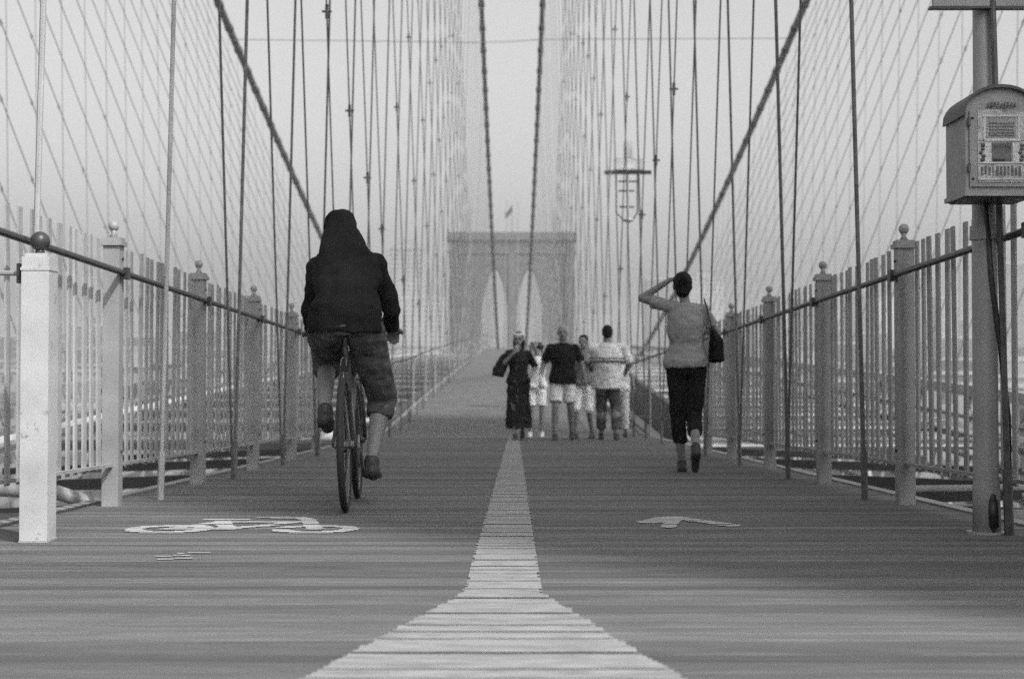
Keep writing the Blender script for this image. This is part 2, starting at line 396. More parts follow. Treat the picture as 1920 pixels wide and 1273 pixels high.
# ------------------------------------------------------------------ cars on the roadways
def car_parts(m):
    out = []
    b = MB(); prof = [(-2.1, .35), (-2.15, .75), (-1.9, .92), (-1.35, .98), (-.75, 1.38), (.7, 1.42), (1.45, 1.0), (2.0, .95), (2.15, .7), (2.1, .35)]
    vs = []
    for x, k in ((-.86, .96), (-.8, 1.0), (.8, 1.0), (.86, .96)):
        for (yy, z) in prof: vs.append((x * (.82 if z > 1.2 else 1), yy * k, z if abs(x) < .85 else .35 + (z - .35) * .97))
    n = len(prof); fs = [tuple(range(n - 1, -1, -1)), tuple(3 * n + i for i in range(n))]
    for j in range(3):
        for i in range(n): i2 = (i + 1) % n; fs.append((j*n+i, j*n+i2, (j+1)*n+i2, (j+1)*n+i))
    b.add(vs, fs); out.append(('body', b.mesh('car_body', m)))
    b = MB(); b.add([(-.62, -1.33, 1.03), (.62, -1.33, 1.03), (.56, -.82, 1.36), (-.56, -.82, 1.36)], [(0, 1, 2, 3)]); out.append(('rear_window', b.mesh('rear_window', GLASS)))
    b = MB()
    for s in (-1, 1): b.add([(s*.84, -1.1, 1.04), (s*.84, 1.15, 1.06), (s*.72, .62, 1.36), (s*.72, -.7, 1.34)], [(0, 1, 2, 3)])
    out.append(('side_windows', b.mesh('side_windows', GLASS)))
    for s in (-1, 1):
        b = MB(); b.box(s*.72-.12, s*.72+.12, -2.17, -2.1, .62, .8); out.append(('tail_light', b.mesh('tail_light', BLD[2])))
        for yy in (-1.35, 1.35):
            b = MB(); b.tube([(s*.88, yy, .32), (s*.70, yy, .32)], .32, 16); out.append(('wheel', b.mesh('wheel', RUB)))
    return out
CP = [car_parts(m) for m in CARM]
for n, (x, y, ci, lab) in enumerate([(9.4, 66, 0, 'white car on the right roadway, seen just under the fence past the walking woman'),
          (6.6, 88, 1, 'dark car on the right roadway beyond the white car'), (10.6, 47, 2, 'silver car low between the right fence posts'),
          (-5.2, 64, 1, 'dark car on the left roadway behind the fence'), (-9.6, 52, 0, 'white car on the outer lane of the left roadway')]):
    t = thing('car', lab, 'car', (x, y, zr(y) + .01), 0, 'cars on the roadways')
    t.rotation_euler = (R(1.6), 0, 0)
    for nm, me in CP[ci]: use(nm, me, t)

# ------------------------------------------------------------------ fences
pk = MB().box(-.005, .005, -.028, .028, .2, 1.45).mesh('picket', FENCE)
pfar = lambda b, x, y: b.box(x - .006, x + .006, y - .034, y + .034, zd(y) + .2, zd(y) + 1.45)
def post_mesh(m, h, hw, ball=True):
    b = MB(); b.box(-hw, hw, -hw, hw, -.02, h)
    return b
def fence(s, ys):
    t = thing('picket_fence', 'tall %s fence of close flat steel pickets between ball topped posts' % side[s], 'fence')
    pp = MB().box(-.045, .045, -.045, .045, -.03, 1.43).mesh('post', POST)
    cp = MB().box(-.06, .06, -.06, .06, 1.43, 1.455).box(-.05, .05, -.05, .05, 1.455, 1.475).mesh('post_cap', POST)
    fb = MB().tube([(0, 0, 1.475), (0, 0, 1.50), (0, 0, 1.515)], [.026, .012, .018], 10).ell((0, 0, 1.540), .030).mesh('ball_finial', LAMPP, True)
    for y in ys:
        p = use('post', pp, t, (s * XF, y, zd(y)))
        use('post_cap', cp, p); use('ball_finial', fb, p)
    y = 3.1; n = 0
    while y < 15.9:
        if min(abs(y - q) for q in ys) > .075:
            use('picket', pk, t, (s * (XF + .02) + random.uniform(-.004, .004), y, zd(y) + random.uniform(-.006, .006)), (random.uniform(-.004, .004), random.uniform(-.010, .010), random.uniform(-.06, .06)))
        y += .138
    b = MB(); y = ys[-1] + 2.13
    while y < 190: b.tube([(s*XF, y, zd(y)), (s*XF, y, zd(y)+1.12)], .018, 6); y += 4.54
    b.build('far_posts', POST, t, kind='stuff')
    for h in (.35, .72): MB().tube([(s*XF, y, zd(y) + h) for y in fr(15.9, 60, 3) + fr(64, 190, 7)], .007, 5).build('rail_wire', ROPE, t)
    yy = fr(3.0, 24, 2.1) + fr(25, 60, 3) + fr(64, 190, 7)
    MB().tube([(s*(XF-.06), y, zd(y) + 1.28) for y in yy], .017, 8).build('top_rail', RAIL, t)
    y3 = fr(3.0, 16, 1.3); MB().tube([(s*(XF-.005), y, zd(y) + .225) for y in y3], [(.018, .012)]*len(y3), 4).build('bottom_rail', FENCE, t)
    for y in ys:      # little brackets that hold the rail
        MB().box(s*(XF-.075) - .012, s*(XF-.075) + .012, y - .03, y + .03, zd(y) + 1.245, zd(y) + 1.31).build('rail_bracket', RAIL, t)
    bl = MB().ell((0, 0, 0), .009, 8, 5).mesh('bolt', RAIL)
    for y in ys:
        for h in (.30, 1.36): use('bolt', bl, t, (s*(XF-.048), y + .01, zd(y) + h))
    return t
fence(-1, [3.6, 5.72, 7.84, 9.98, 12.1, 14.2, 16.0])
fence(1, [3.75, 5.86, 7.97, 10.05, 12.15, 14.25, 16.0])

# cream post at the left picture edge
t = thing('cream_post', 'broad cream post with a dark ball on top at the left edge of the boards', 'post', (-1.925, 5.79, zd(5.79)))
b = MB(); b.box(-.056, .056, -.056, .056, -.02, 1.10); b.build('shaft', CREAM, t)
b = MB(); b.box(-.059, .059, -.059, .059, 1.10, 1.112); b.box(-.055, .055, -.055, .055, 1.112, 1.155); b.box(-.045, .045, -.045, .045, 1.155, 1.17); b.build('cap', CREAM, t)
b = MB(); b.tube([(0, 0, 1.17), (0, 0, 1.19)], [.022, .016], 10); b.ell((0, 0, 1.222), .04, 16, 10); b.build('ball', RAIL, t, True)
b = MB(); b.box(-.059, .059, -.059, .059, .004, .012); b.box(-.058, .058, -.058, .058, -.01, .0); b.build('foot', POST, t)
b = MB(); b.tube([(-.05, 0, 1.09), (-.35, .05, 1.10)], .011, 8); b.build('side_bar', POST, t)
b = MB(); b.box(-.085, -.072, -.03, .03, 1.05, 1.13); b.build('bracket', RAIL, t)

# ------------------------------------------------------------------ lamp post with call box (right)
LX, LY = 2.05, 6.16
t = thing('lamp_post', 'tall grey round lamp post at the right edge of the boards', 'lamp post', (LX, LY, zd(LY)))
b = MB(); b.tube([(0, 0, -.02), (0, 0, .2), (0, 0, .24), (0, 0, 1.5), (0, 0, 1.62), (0, 0, 5.2)], [.060, .058, .053, .051, .044, .036], 20); b.build('shaft', LAMPP, t, True)
b = MB(); b.tube([(0, 0, -.02), (0, 0, .012)], .085, 20); b.build('base_plate', LAMPP, t)
b = MB(); b.tube([(.01, -.066, .035), (.01, -.066, .15)], [(.020, .01), (.020, .01)], 10); b.ell((.01, -.057, .095), (.022, .012, .085), 14, 10); b.build('hand_hole', BLACK, t, True)
b = MB(); b.tube([(0, 0, 1.27), (0, 0, 1.33)], .062, 20); b.build('rail_collar', LAMPP, t)
b = MB(); b.tube([(-.01, -.055, 1.42), (.01, -.058, 1.1), (.05, -.05, .8), (.09, -.02, .5), (.10, .0, 0)], .012, 8); b.build('conduit', RAIL, t, True)  # thin dark tube drawn for the slanting dark line on the post
b = MB(); b.tube([(0, 0, 5.2), (0, -.1, 5.45), (0, -.5, 5.6)], .03, 10); b.build('lamp_arm', LAMPP, t)
b = MB(); b.ell((0, -.62, 5.58), (.14, .24, .09)); b.build('lamp_head', LAMPP, t)
t = thing('sign_board', 'flat board clamped across the lamp post at the top of the picture', 'sign', (LX, LY - .06, zd(LY)))
z0 = EYE + (700 - 10) / F * 6.1 - zd(LY)
b = MB(); b.box(-.235, .20, -.012, .012, z0, z0 + .42); b.build('board', LAMPP, t)
b = MB(); b.box(-.25, .215, -.02, .02, z0 - .010, z0 + .0); b.build('lower_rim', RAIL, t)
b = MB(); b.box(-.05, .05, .013, .03, z0 + .05, z0 + .09); b.build('clamp', LAMPP, t)

BX0, BX1, BY0, BY1 = 1.868, 2.158, 5.84, 6.10
zb0 = EYE + (700 - 358) / F * BY0; zb1 = EYE + (700 - 205) / F * BY0; ztop = EYE + (700 - 158) / F * BY0
cx = (BX0 + BX1) / 2; hw = (BX1 - BX0) / 2; H = zb1 - zb0
t = thing('call_box', 'arch topped iron emergency call box fixed to the lamp post', 'call box', (cx, BY0, zb0))
def arch(hw, z1, rise, n=12): return [(-hw, 0), (hw, 0)] + [(hw * math.cos(math.pi * k / n), z1 + rise * math.sin(math.pi * k / n)) for k in range(n + 1)]
rise = ztop - zb1
b = MB(); b.prism(arch(hw, H, rise * .92), 0, BY1 - BY0); b.build('box_body', BOXM, t)
b = MB(); n = 14; vs = []
for k in range(n + 1):      # curved roof with eaves
    a = math.pi * k / n
    for rr in (0, .013):
        X = (hw + .006 + rr * .6) * math.cos(a); Z = H - .012 + (rise + rr) * math.sin(a) - (.012 if k in (0, n) else 0)
        vs += [(X, -.022, Z), (X, BY1 - BY0 + .004, Z)]
fs = []
for k in range(n):
    o = 4 * k; p = 4 * (k + 1)
    fs += [(o, p, p+1, o+1), (o+2, o+3, p+3, p+2), (o, o+2, p+2, p), (o+1, p+1, p+3, o+3)]
fs += [(0, 1, 3, 2), (4*n, 4*n+2, 4*n+3, 4*n+1)]
b.add(vs, fs); b.build('curved_roof', mat('box_roof_paint', .06, .5, .4, 8), t)
b = MB(); b.box(-hw - .008, hw + .008, -.012, BY1 - BY0 + .005, -.02, .0); b.build('bottom_flange', BOXM, t)
b = MB(); b.box(-hw + .01, hw - .01, .005, BY1 - BY0 - .01, -.026, -.0205); b.build('underside', BLACK, t)
b = MB(); b.box(-hw + .015, hw - .015, -.010, -.0005, .018, H - .005); b.build('door', BOXM, t)
# relief on the door: frames and worn raised lettering nobody can read
b = MB()
for z, w_, th in ((.045, .095, .006), (.112, .095, .006), (.205, .075, .010), (.305, .08, .008)): b.box(-w_, w_, -.017, -.0102, z, z + th)
for x in (-.075, .066): b.box(x, x + .010, -.0165, -.0102, .205, .31)
for x in (-.07, .045): b.box(x, x + .025, -.016, -.0102, .118, .198)
b.build('raised_frames', BOXL, t)
MB().box(-.098, .093, -.0135, -.0104, .036, .205).box(-.098, .093, -.0130, -.0104, .207, .335).build('pale_backing', BOXM2, t)
for sx in (-.088, .073):      # leaf scrolls beside the inner door
    b = MB()
    for k in range(5): b.ell((sx + .008 + .006 * math.sin(k * 2.2), -.0165, .128 + k * .015), (.0085, .005, .007), 8, 5)
    b.build('scroll_ornament', BOXD, t)
for sx in (-.118, .113):
    for z in (.05, .30): MB().ell((sx, -.0125, z), (.005, .004, .005), 8, 5).build('screw', BLACK, t)
for z in (.08, .27): MB().tube([(-hw + .012, -.013, z), (-hw + .012, -.013, z + .035)], .006, 8).build('hinge', BOXD, t)
b = MB(); b.box(-.062, .060, -.014, -.0102, .217, .302); b.build('upper_plaque', BOXM, t)
b = MB(); b.box(-.04, .040, -.0155, -.0102, .122, .198); b.build('inner_door', BOXD, t)
b = MB(); b.box(-.035, .012, -.022, -.016, .126, .131); b.build('pull_handle', BLACK, t)
rng = random.Random(5); b = MB(); c = MB()
for z in (.275, .262, .249, .236, .225):
    x = -.052
    while x < .05:
        l = rng.uniform(.004, .011); b.box(x, x + l, -.0165, -.0142, z, z + rng.uniform(.004, .007)); x += l + .003
for k in range(9): x = -.055 + k * .0135; c.box(x, x + rng.uniform(.005, .009), -.0165, -.0102, H + rng.uniform(.006, .012), H + rng.uniform(.024, .032))
for k in range(11): x = -.085 + k * .0155; c.box(x, x + rng.uniform(.004, .010), -.0165, -.0102, .060 + rng.uniform(0, .01), .094 + rng.uniform(0, .01))
for k in range(6): x = -.03 + k * .011; b.box(x, x + .007, -.0175, -.0156, .18, .19)
b.build('worn_small_lettering', BOXD, t, kind='stuff'); c.build('worn_large_lettering', BOXD, t, kind='stuff')

# ------------------------------------------------------------------ main cables, suspender ropes, stays
YS, ZS = 1.0, 33.2      # saddle on the near tower
def zc(y):               # main cable
    if y <= 254: return EYE - 5 + 38.5 * (1 - y / 254) ** 2
    return EYE - 5 + 62 * ((y - 254) / 216) ** 2
XO = 13.2
cab = {}
for s in (-1, 1):
    for kind, X in (('inner', 1.38), ('outer', XO)):
        t = thing('main_cable', 'thick wrapped %s main cable on the %s' % (kind, side[s]), 'cable')
        ys = [YS + k * 4 for k in range(0, 130)]; ys = [y for y in ys if y < 467] + [470]
        rr = .115 if kind == 'inner' else .17
        if kind == 'inner':   # below the walkway near mid span the rope runs beside it
            xf = lambda y: 1.38 if y < 150 else min(1.38 + (y - 150) * .02, 2.75) if y < 300 else max(2.75 - (y - 300) * .01, 1.8)
        else: xf = lambda y: XO
        MB().tube([(s * xf(y), y, zc(y)) for y in ys], rr, 10).build('wrapped_rope', CABLE, t, True)
        bm_ = MB().tube([(0, -.16, 0), (0, -.16, 0), (0, .16, 0)], [.01, rr + .035, rr + .035], 10).box(-.04, .04, -.08, .08, -rr - .14, -rr).mesh('cable_band', BAND)
        far = MB(); y = 1.6 + 2.3; k = 0
        while y < 465:
            sl = math.atan((zc(y + .1) - zc(y)) / .1)
            if 25 < y < 130: use('cable_band', bm_, t, (s * xf(y), y, zc(y)), (sl, 0, 0)); k += 1
            elif y >= 130: far.tube([(s*xf(y), y - .15, zc(y) - .15*math.tan(sl)), (s*xf(y), y + .15, zc(y) + .15*math.tan(sl))], rr + .05, 8)
            y += 2.3
        far.build('far_bands', BAND, t, kind='stuff')
        cab[(s, kind)] = xf
def rope_mesh(a, b_, r, n=6): return MB().tube([a, b_], r, n)
restm = MB(); NI = 0
YR = [1.55 + 2.27 * k for k in range(0, 220)]     # 6.1, 8.36, 10.6 ...
NTH = {6: 'fifth', 7: 'sixth', 8: 'seventh', 9: 'eighth', 10: 'ninth', 11: 'tenth', 12: 'eleventh', 13: 'twelfth', 14: 'thirteenth', 15: 'fourteenth'}
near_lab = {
 (-1, 2): ('pale steel suspender rope rising behind the cream post', ROPE_SUNLIT), (-1, 3): ('pale thick suspender rope rising past the third visible left fence post', ROPE_SUNLIT),
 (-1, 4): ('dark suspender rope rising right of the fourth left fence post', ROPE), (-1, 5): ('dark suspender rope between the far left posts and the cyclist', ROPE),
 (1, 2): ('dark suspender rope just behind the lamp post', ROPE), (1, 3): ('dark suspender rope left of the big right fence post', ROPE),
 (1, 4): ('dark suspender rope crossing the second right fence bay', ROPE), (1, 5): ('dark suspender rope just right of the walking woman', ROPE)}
for s in (-1, 1):
    xf = cab[(s, 'inner')]
    for k, y in enumerate(YR):
        if y > 462: break
        top = zc(y); bot = zd(y) - .1
        if top < bot + .3 and y < 320: 
            if top > bot - .5: continue
            top = bot; bot = zc(y)
        if y > 45: y += random.uniform(-.35, .35)
        xb = XR + random.uniform(-.01, .01) + (.065 if s > 0 and k == 2 else 0)
        a = Vector((s * xb, y, bot)); e = Vector((s * xf(y), y + random.uniform(-.03, .03), top))
        r = .0115 if y > 12 else .013
        if y > 30: r = .012
        if k < 78:
            b = MB(); b.tube([a, e], r, 8 if y < 30 else 5)
            if y < 30: b.tube([a + (e-a).normalized()*.05, a + (e-a).normalized()*.38], r * 1.55, 8)
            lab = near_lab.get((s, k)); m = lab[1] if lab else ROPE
            o = b.build('suspender_rope', m)
            grp = 'suspender ropes of the inner %s cable' % side[s]
            if lab: tag(o, lab[0], 'rope', grp)
            elif k in NTH: tag(o, '%s suspender rope from the picture edge along the %s side of the walkway' % (NTH[k], side[s]), 'rope', grp)
            else: tag(o, 'thin suspender rope in the dense %s curtain hanging from the inner cable' % side[s], 'rope', grp)
            if y < 1.7: bpy.data.objects.remove(o)
        else: restm.tube([a, e], r, 4)
    n = 0
    for k, y in enumerate(YR):
        if y < 20 or y > 462: continue
        y2 = y + .6; a = Vector((s * 12.7, y2, zr(y2) + 1)); e = Vector((s * XO, y2, zc(y2)))
        if e.z < a.z + .3: continue
        if n < 70:
            o = MB().tube([a, e], .010, 5).build('suspender_rope', ROPE)
            tag(o, 'thin suspender rope hanging from the outer %s main cable' % side[s], 'rope', 'suspender ropes of the outer %s cable' % side[s]); n += 1
        else: restm.tube([a, e], .02, 4)
tag(restm.build('far_suspender_ropes', ROPE, kind='stuff'), 'far curtain of suspender ropes towards the distant tower', 'ropes')
# diagonal stays fanning from the tower top behind the camera
def stay(s, X0, X1, y1, z1, r, lab, grp, dens, m=ROPE, cr=.03):
    a = Vector((s * X0, YS + .5, ZS)); e = Vector((s * X1, y1, z1)); b = MB(); b.tube([a, e], r, 6 if y1 < 30 else 5)
    # cast clamps where the stay crosses each suspender
    for y in YR:
        if 5 < y < y1 - .3:
            q = a.lerp(e, (y - a.y) / (e.y - a.y))
            if abs((q.z - EYE) / q.y) > .30: continue
            if random.random() > (dens if q.y < 45 else dens * .35): continue
            b.tube([q + Vector((0, 0, -.075)), q + Vector((0, 0, .075))], [(cr * .55, cr * .55)] * 2, 6)
            b.tube([q + Vector((-cr * 1.5, 0, 0)), q + Vector((cr * 1.5, 0, 0))], cr * .4, 5)
    o = b.build('stay_cable', m); tag(o, lab, 'stay', grp)
for s in (-1, 1):
    for k in range(30):
        y1 = (10.62 + 2.27 * k if k < 6 else 24.2 + 4.54 * (k - 6)) + (.05 if s < 0 else .22)
        ords = ['nearest', 'second nearest', 'third nearest', 'fourth nearest', 'fifth nearest', 'sixth nearest', 'seventh nearest', 'eighth nearest']
        if k < 8: lab = '%s steep stay meeting the %s fence beside its suspender rope' % (ords[k], side[s])
        else: lab = 'steep stay running among the suspender ropes of the inner %s cable' % side[s]
        if k < 19: stay(s, 1.38, XR + .02, y1, zd(y1) - .05, .0095 if y1 < 25 else .010, lab, 'stays beside the %s fence' % side[s], .9, cr=.035)
        y2 = 12 + 3.6 * k; lo = '%s of the fine stays counted inwards from the %s picture edge' % (NTH[k - 3], side[s]) if 9 <= k <= 18 and False else None
        stay(s, XO, 12.7, y2, zr(y2) + 3, .013, 'fine diagonal stay sloping down in the open sky beyond the %s fence' % side[s], 'outer %s stays' % side[s], .6, cr=.032)
# wire across at the height of the cables, and the clamp knots
yw = 66.5
b = MB(); b.tube([(-XO, yw, zc(yw) - .3), (-1.38, yw, zc(yw) - .45), (0, yw, zc(yw) - .4), (1.38, yw, zc(yw) - .3), (XO, yw, zc(yw) - .25)], .018, 6)
tag(b.build('cross_wire', ROPE), 'thin horizontal wire stretched between the main cables high up', 'wire')

# ------------------------------------------------------------------ mast with cross arm (behind the people, right)
t = thing('beacon_mast', 'thin mast with dark cross arm and hanging ladder basket rising behind the crowd', 'mast', (2.48, 30.3, zd(30.3)))
zz = lambda py: EYE + (700 - py) / F * 30.3 - zd(30.3)
xx = lambda px: (px - 960) / F * 30.3 - 2.48
MB().tube([(0, 0, 0), (0, 0, zz(268))], [.035, .022], 8).build('pole', POST, t)
MB().box(xx(1134), xx(1222), -.03, .03, zz(326), zz(319)).build('cross_arm', BLACK, t)
for py, a, c in ((339, 1160, 1200), (357, 1160, 1190), (387, 1162, 1190)): MB().box(xx(a), xx(c), -.015, .015, zz(py + 2), zz(py - 1)).build('rung', RAIL, t)
for px in (1156, 1196): MB().tube([(xx(px), 0, zz(322)), (xx(px), 0, zz(398)), (xx(px + (12 if px < 1180 else -8)), 0, zz(410)), (0, 0, zz(417))], .018, 6).build('hanger_rod', STEELD, t)
MB().box(xx(1152), xx(1209), -.05, .05, zz(318), zz(296)).build('lantern_housing', FENCE, t)
MB().box(xx(1170), xx(1186), -.04, .04, zz(295), zz(264)).build('lantern_top', FENCE, t)
MB().ell((0, 0, zz(412)), (.13, .08, .05)).build('basket_bottom', POST, t)

# ------------------------------------------------------------------ far tower with flag
def tower(name, lab, y, dep, half, z0, ztop, spring, apex, ac, ah, flag):
    t = thing(name, lab, 'tower', (0, y, 0))
    def arc(n=10):
        pts = []
        for k in range(n + 1):
            u = k / n; pts.append((-ah + ah * u, spring + (apex - spring) * math.sin(u * math.pi / 2) ** .9))
        return pts
    L = arc(); b = MB()
    # front outline by columns: outer piers, central pier, and the masonry over each pointed arch
    b.box(-half, -ac - ah, -dep, dep, z0, ztop); b.box(ac + ah, half, -dep, dep, z0, ztop); b.box(-ac + ah, ac - ah, -dep, dep, z0, ztop)
    for sgn in (-1, 1):
        pts = L + [(-p[0], p[1]) for p in L[::-1][1:]]
        for i in range(len(pts) - 1):
            (xa, za), (xb, zb) = pts[i], pts[i + 1]; xa += sgn * ac; xb += sgn * ac
            b.add([(xa, -dep, za), (xb, -dep, zb), (xb, -dep, ztop), (xa, -dep, ztop), (xa, dep, za), (xb, dep, zb), (xb, dep, ztop), (xa, dep, ztop)],
                  [(0, 1, 2, 3), (7, 6, 5, 4), (0, 4, 5, 1), (3, 2, 6, 7)])
    b.build('masonry', GRAN, t)
    for (za, zb, o_) in ((ztop, ztop + 1.6, .9), (ztop + 1.6, ztop + 2.6, .5), (ztop - 4.4, ztop - 3.6, .5)):
        MB().box(-half - o_, half + o_, -dep - o_, dep + o_, za, zb).build('cornice', JOINT, t)
    for x in (-half + 1.6, -ac + ah + .01 - 0 if False else 0, half - 1.6):
        MB().box(x - 1.2, x + 1.2, -dep - 1.0, -dep + .1, z0, ztop - 4.4).build('buttress', JOINT, t)
    if flag:
        g = thing('flag', 'small dark flag flying on a pole at the top of the distant tower', 'flag', (0, y, ztop + 2.6))
        MB().tube([(0, 0, 0), (0, 0, 9.5)], .12, 6).build('flagpole', RAIL, g)
        vs = []; fs = []
        for i in range(9):
            for j in range(4): vs.append((.1 - 2.9 * i / 8 * .8 + 2.2, .5 * math.sin(i * .9), 9.2 - j * .7 - i * .32 + .25 * math.sin(i)))
        vs = [(v[0] - 2.2, v[1], v[2]) for v in vs]
        for i in range(8):
            for j in range(3): a = i * 4 + j; fs.append((a, a + 1, a + 5, a + 4))
        b = MB().add(vs, fs); o = b.build('flag_cloth', BLD[2], g); md = o.modifiers.new('s', 'SOLIDIFY'); md.thickness = .03
    return t
kk = 470 / F
tower('stone_tower', 'distant granite tower with twin pointed arches at the far end of the bridge', 470, 4, 116 * kk, -42, EYE + (700 - 452) * kk, EYE + (700 - 575) * kk, EYE + (700 - 503) * kk, 33 * kk, 24 * kk, True)
# the tower the photographer has just passed: it shades the boards ahead (out of view)
t = thing('near_stone_tower', 'granite tower just behind the photographer whose shade falls on the boards', 'tower', (0, -1.5, 0))
MB().box(7.4, 22, -2.5, 2.5, -42, 36).build('right_pier', GRAN, t); MB().box(-22, -7.4, -2.5, 2.5, -42, 36).build('left_pier', GRAN, t)
MB().box(-7.4, 7.4, -2.5, 2.5, 26, 36).build('arch_head', GRAN, t); MB().box(-22.8, 22.8, -3.2, 3.2, 36, 38).build('cornice', JOINT, t)

# ------------------------------------------------------------------ far city
def building(px0, px1, pyt, d, m, lab, grp, floors=None, step=None):
    x0 = (px0 - 960) / F * d; x1 = (px1 - 960) / F * d; zt = EYE + (700 - pyt) / F * d; dp = abs(x1 - x0) * .8
    t = thing('building', lab, 'building', ((x0 + x1) / 2, d, -38), 0, grp); hw = (x1 - x0) / 2; h = zt + 38
    b = MB(); b.box(-hw, hw, 0, dp, 0, h); b.build('wall', m, t)
    MB().box(-hw - .4, hw + .4, -.4, dp + .4, h, h + 1.0).build('parapet', BCOR, t)
    if step: MB().box(-hw * .45, hw * .45, dp * .2, dp * .8, h + 1.0, h + 1 + step).build('rooftop_house', m, t)
    fl = floors or max(3, int(h / 4.0)); nb = max(3, int(2 * hw / 5)); fh = h / fl; bw_ = 2 * hw / nb
    b = MB()
    for j in range(fl):
        z = fh * j + fh * .35
        if z < 8: continue
        for i in range(nb):
            x = -hw + bw_ * i + bw_ * .25; b.box(x, x + bw_ * .5, -.15, -.02, z, z + fh * .45)
    b.build('windows', BWIN, t, kind='stuff')
    return t
lg = 'hazy city blocks beyond the left fence'; rg = 'hazy city blocks beyond the right fence'
building(130, 192, 611, 900, BLD[1], 'mid grey block standing above the low roofs just right of the cream post', lg, step=5)
building(328, 398, 622, 850, BLD[2], 'dark low block showing beyond the fourth left fence post', lg)
building(728, 793, 466, 1300, BLD[0], 'tall pale tower block in haze right of the cyclist', lg, step=8)
building(742, 830, 560, 1150, BLD[0], 'pale slab in haze in front of the tall tower block', lg)
building(1213, 1290, 524, 1100, BLD[1], 'grey slab rising behind the walking woman', rg)
building(1288, 1356, 521, 1200, BLD[0], 'pale slab right of the walking woman', rg, step=4)
building(1748, 1808, 600, 900, BLD[2], 'dark block between the big right fence post and the lamp post', rg)
building(1556, 1590, 617, 950, BLD[2], 'small dark block beyond the second right fence bay', rg)
building(1862, 2010, 495, 1000, BLD[1], 'large grey slab at the right picture edge', rg)
building(1640, 1700, 560, 1300, BLD[0], 'pale slab left of the big right fence post', rg)
for pa, pb, top, d, mi, lab in ((1410, 1470, 590, 880, 1, 'grey block beyond the farthest right fence bays'), (1486, 1540, 560, 960, 2, 'dark slab just left of the second right fence post'),
        (1590, 1648, 548, 900, 1, 'grey tower block in the bay left of the big right fence post'), (1712, 1756, 520, 980, 1, 'tall grey block just right of the big right fence post'),
        (1758, 1800, 560, 860, 0, 'pale block between the lamp post and the big right fence post')): building(pa, pb, top, d, BLD[mi], lab, rg)
for pa, pb, top, d, mi, lab in ((100, 132, 640, 860, 1, 'grey block peeping out right of the cream post'), (236, 300, 632, 900, 2, 'dark block between the pale rope and the third left post'),
        (440, 500, 628, 900, 1, 'grey block beyond the farther left fence bays')): building(pa, pb, top, d, BLD[mi], lab, lg)
MB().box(-2500, -34, 170, 640, -41.95, -38).build('near_shore', LAND, kind='structure'); MB().box(34, 2500, 170, 640, -41.95, -38).build('near_shore', LAND, kind='structure')
rng = random.Random(23)
for s, lo, hi, g2, sd_ in ((-1, -330, 640, 'low rooftops below the left fence line', 'left'), (1, 1240, 2250, 'low rooftops below the right fence line', 'right')):
    for d0, pa, pb in ((560, 668, 700), (400, 692, 726), (270, 722, 770)):
        x = lo
        while x < hi:
            wd = rng.uniform(60, 150) * 420 / d0; d = d0 + rng.uniform(-25, 25); xa = (x - 960) / F * d; xb = (x + wd - 960) / F * d
            if min(abs(xa), abs(xb)) > 36: building(x, x + wd, rng.uniform(pa, pb), d, BLD[rng.choice((0, 2, 1, 2))], 'low riverside block glimpsed between the pickets of the %s fence' % sd_, g2, step=rng.choice((None, 3)))
            x += wd * rng.uniform(1.0, 1.2)
rng = random.Random(11)
for grp, lo, hi, lab in ((lg, -80, 720, 'low hazy city block in the skyline beyond the left fence'), (rg, 1230, 2000, 'low hazy city block in the skyline beyond the right fence')):
    x = lo
    while x < hi:
        wd = rng.uniform(34, 80); building(x, x + wd, rng.uniform(622, 674), rng.uniform(700, 1000), BLD[rng.choice((0, 1, 2, 2))], lab, grp); x += wd * rng.uniform(.9, 1.15)

# ------------------------------------------------------------------ people
def remesh(o, vox, sm=4, disp=0.0, dsc=.08, seed=0):
    m = o.modifiers.new('remesh', 'REMESH'); m.mode = 'VOXEL'; m.voxel_size = vox; m.use_smooth_shade = True
    m = o.modifiers.new('smooth', 'SMOOTH'); m.iterations = sm; m.factor = .5
    if disp:
        tx = bpy.data.textures.new('folds', 'CLOUDS'); tx.noise_scale = dsc; tx.noise_depth = 2
        m = o.modifiers.new('folds', 'DISPLACE'); m.texture = tx; m.strength = disp; m.mid_level = .5; m.texture_coords = 'LOCAL'
def V(*a): return Vector(a)
def hand(b, wrist, dirv, palmn, side_, curl=.5, sc=1.0):
    d = Vector(dirv).normalized(); n = Vector(palmn); n = (n - d * n.dot(d)).normalized(); u = d.cross(n)
    w0 = Vector(wrist); ctr = w0 + d * .045 * sc
    b.tube([w0, w0 + d*.02*sc, w0 + d*.05*sc, w0 + d*.09*sc], [(.026*sc, .02*sc), (.034*sc, .017*sc), (.041*sc, .016*sc), (.040*sc, .012*sc)], 10, up=u)
    for i, (off, ln) in enumerate(((-.031, .068), (-.010, .078), (.011, .072), (.031, .056))):
        p = w0 + d*.086*sc + u*off*sc; q = d.copy(); r = .0095 * sc
        for k, f in enumerate((.45, .32, .23)):
            ang = curl * (.5 + .5 * k); q = (q * math.cos(ang) + n * math.sin(ang)).normalized()
            e = p + q * ln * f * sc; b.cap(p, e, r, r * .9, 8); p = e; r *= .92
    th = (u * -side_ * .8 + d * .7 + n * .25).normalized(); p = w0 + d*.025*sc + u*-side_*.026*sc
    e = p + th*.04*sc; b.cap(p, e, .013*sc, .011*sc, 8); b.cap(e, e + (d*.9 + n*.35).normalized()*.03*sc, .011*sc, .009*sc, 8)
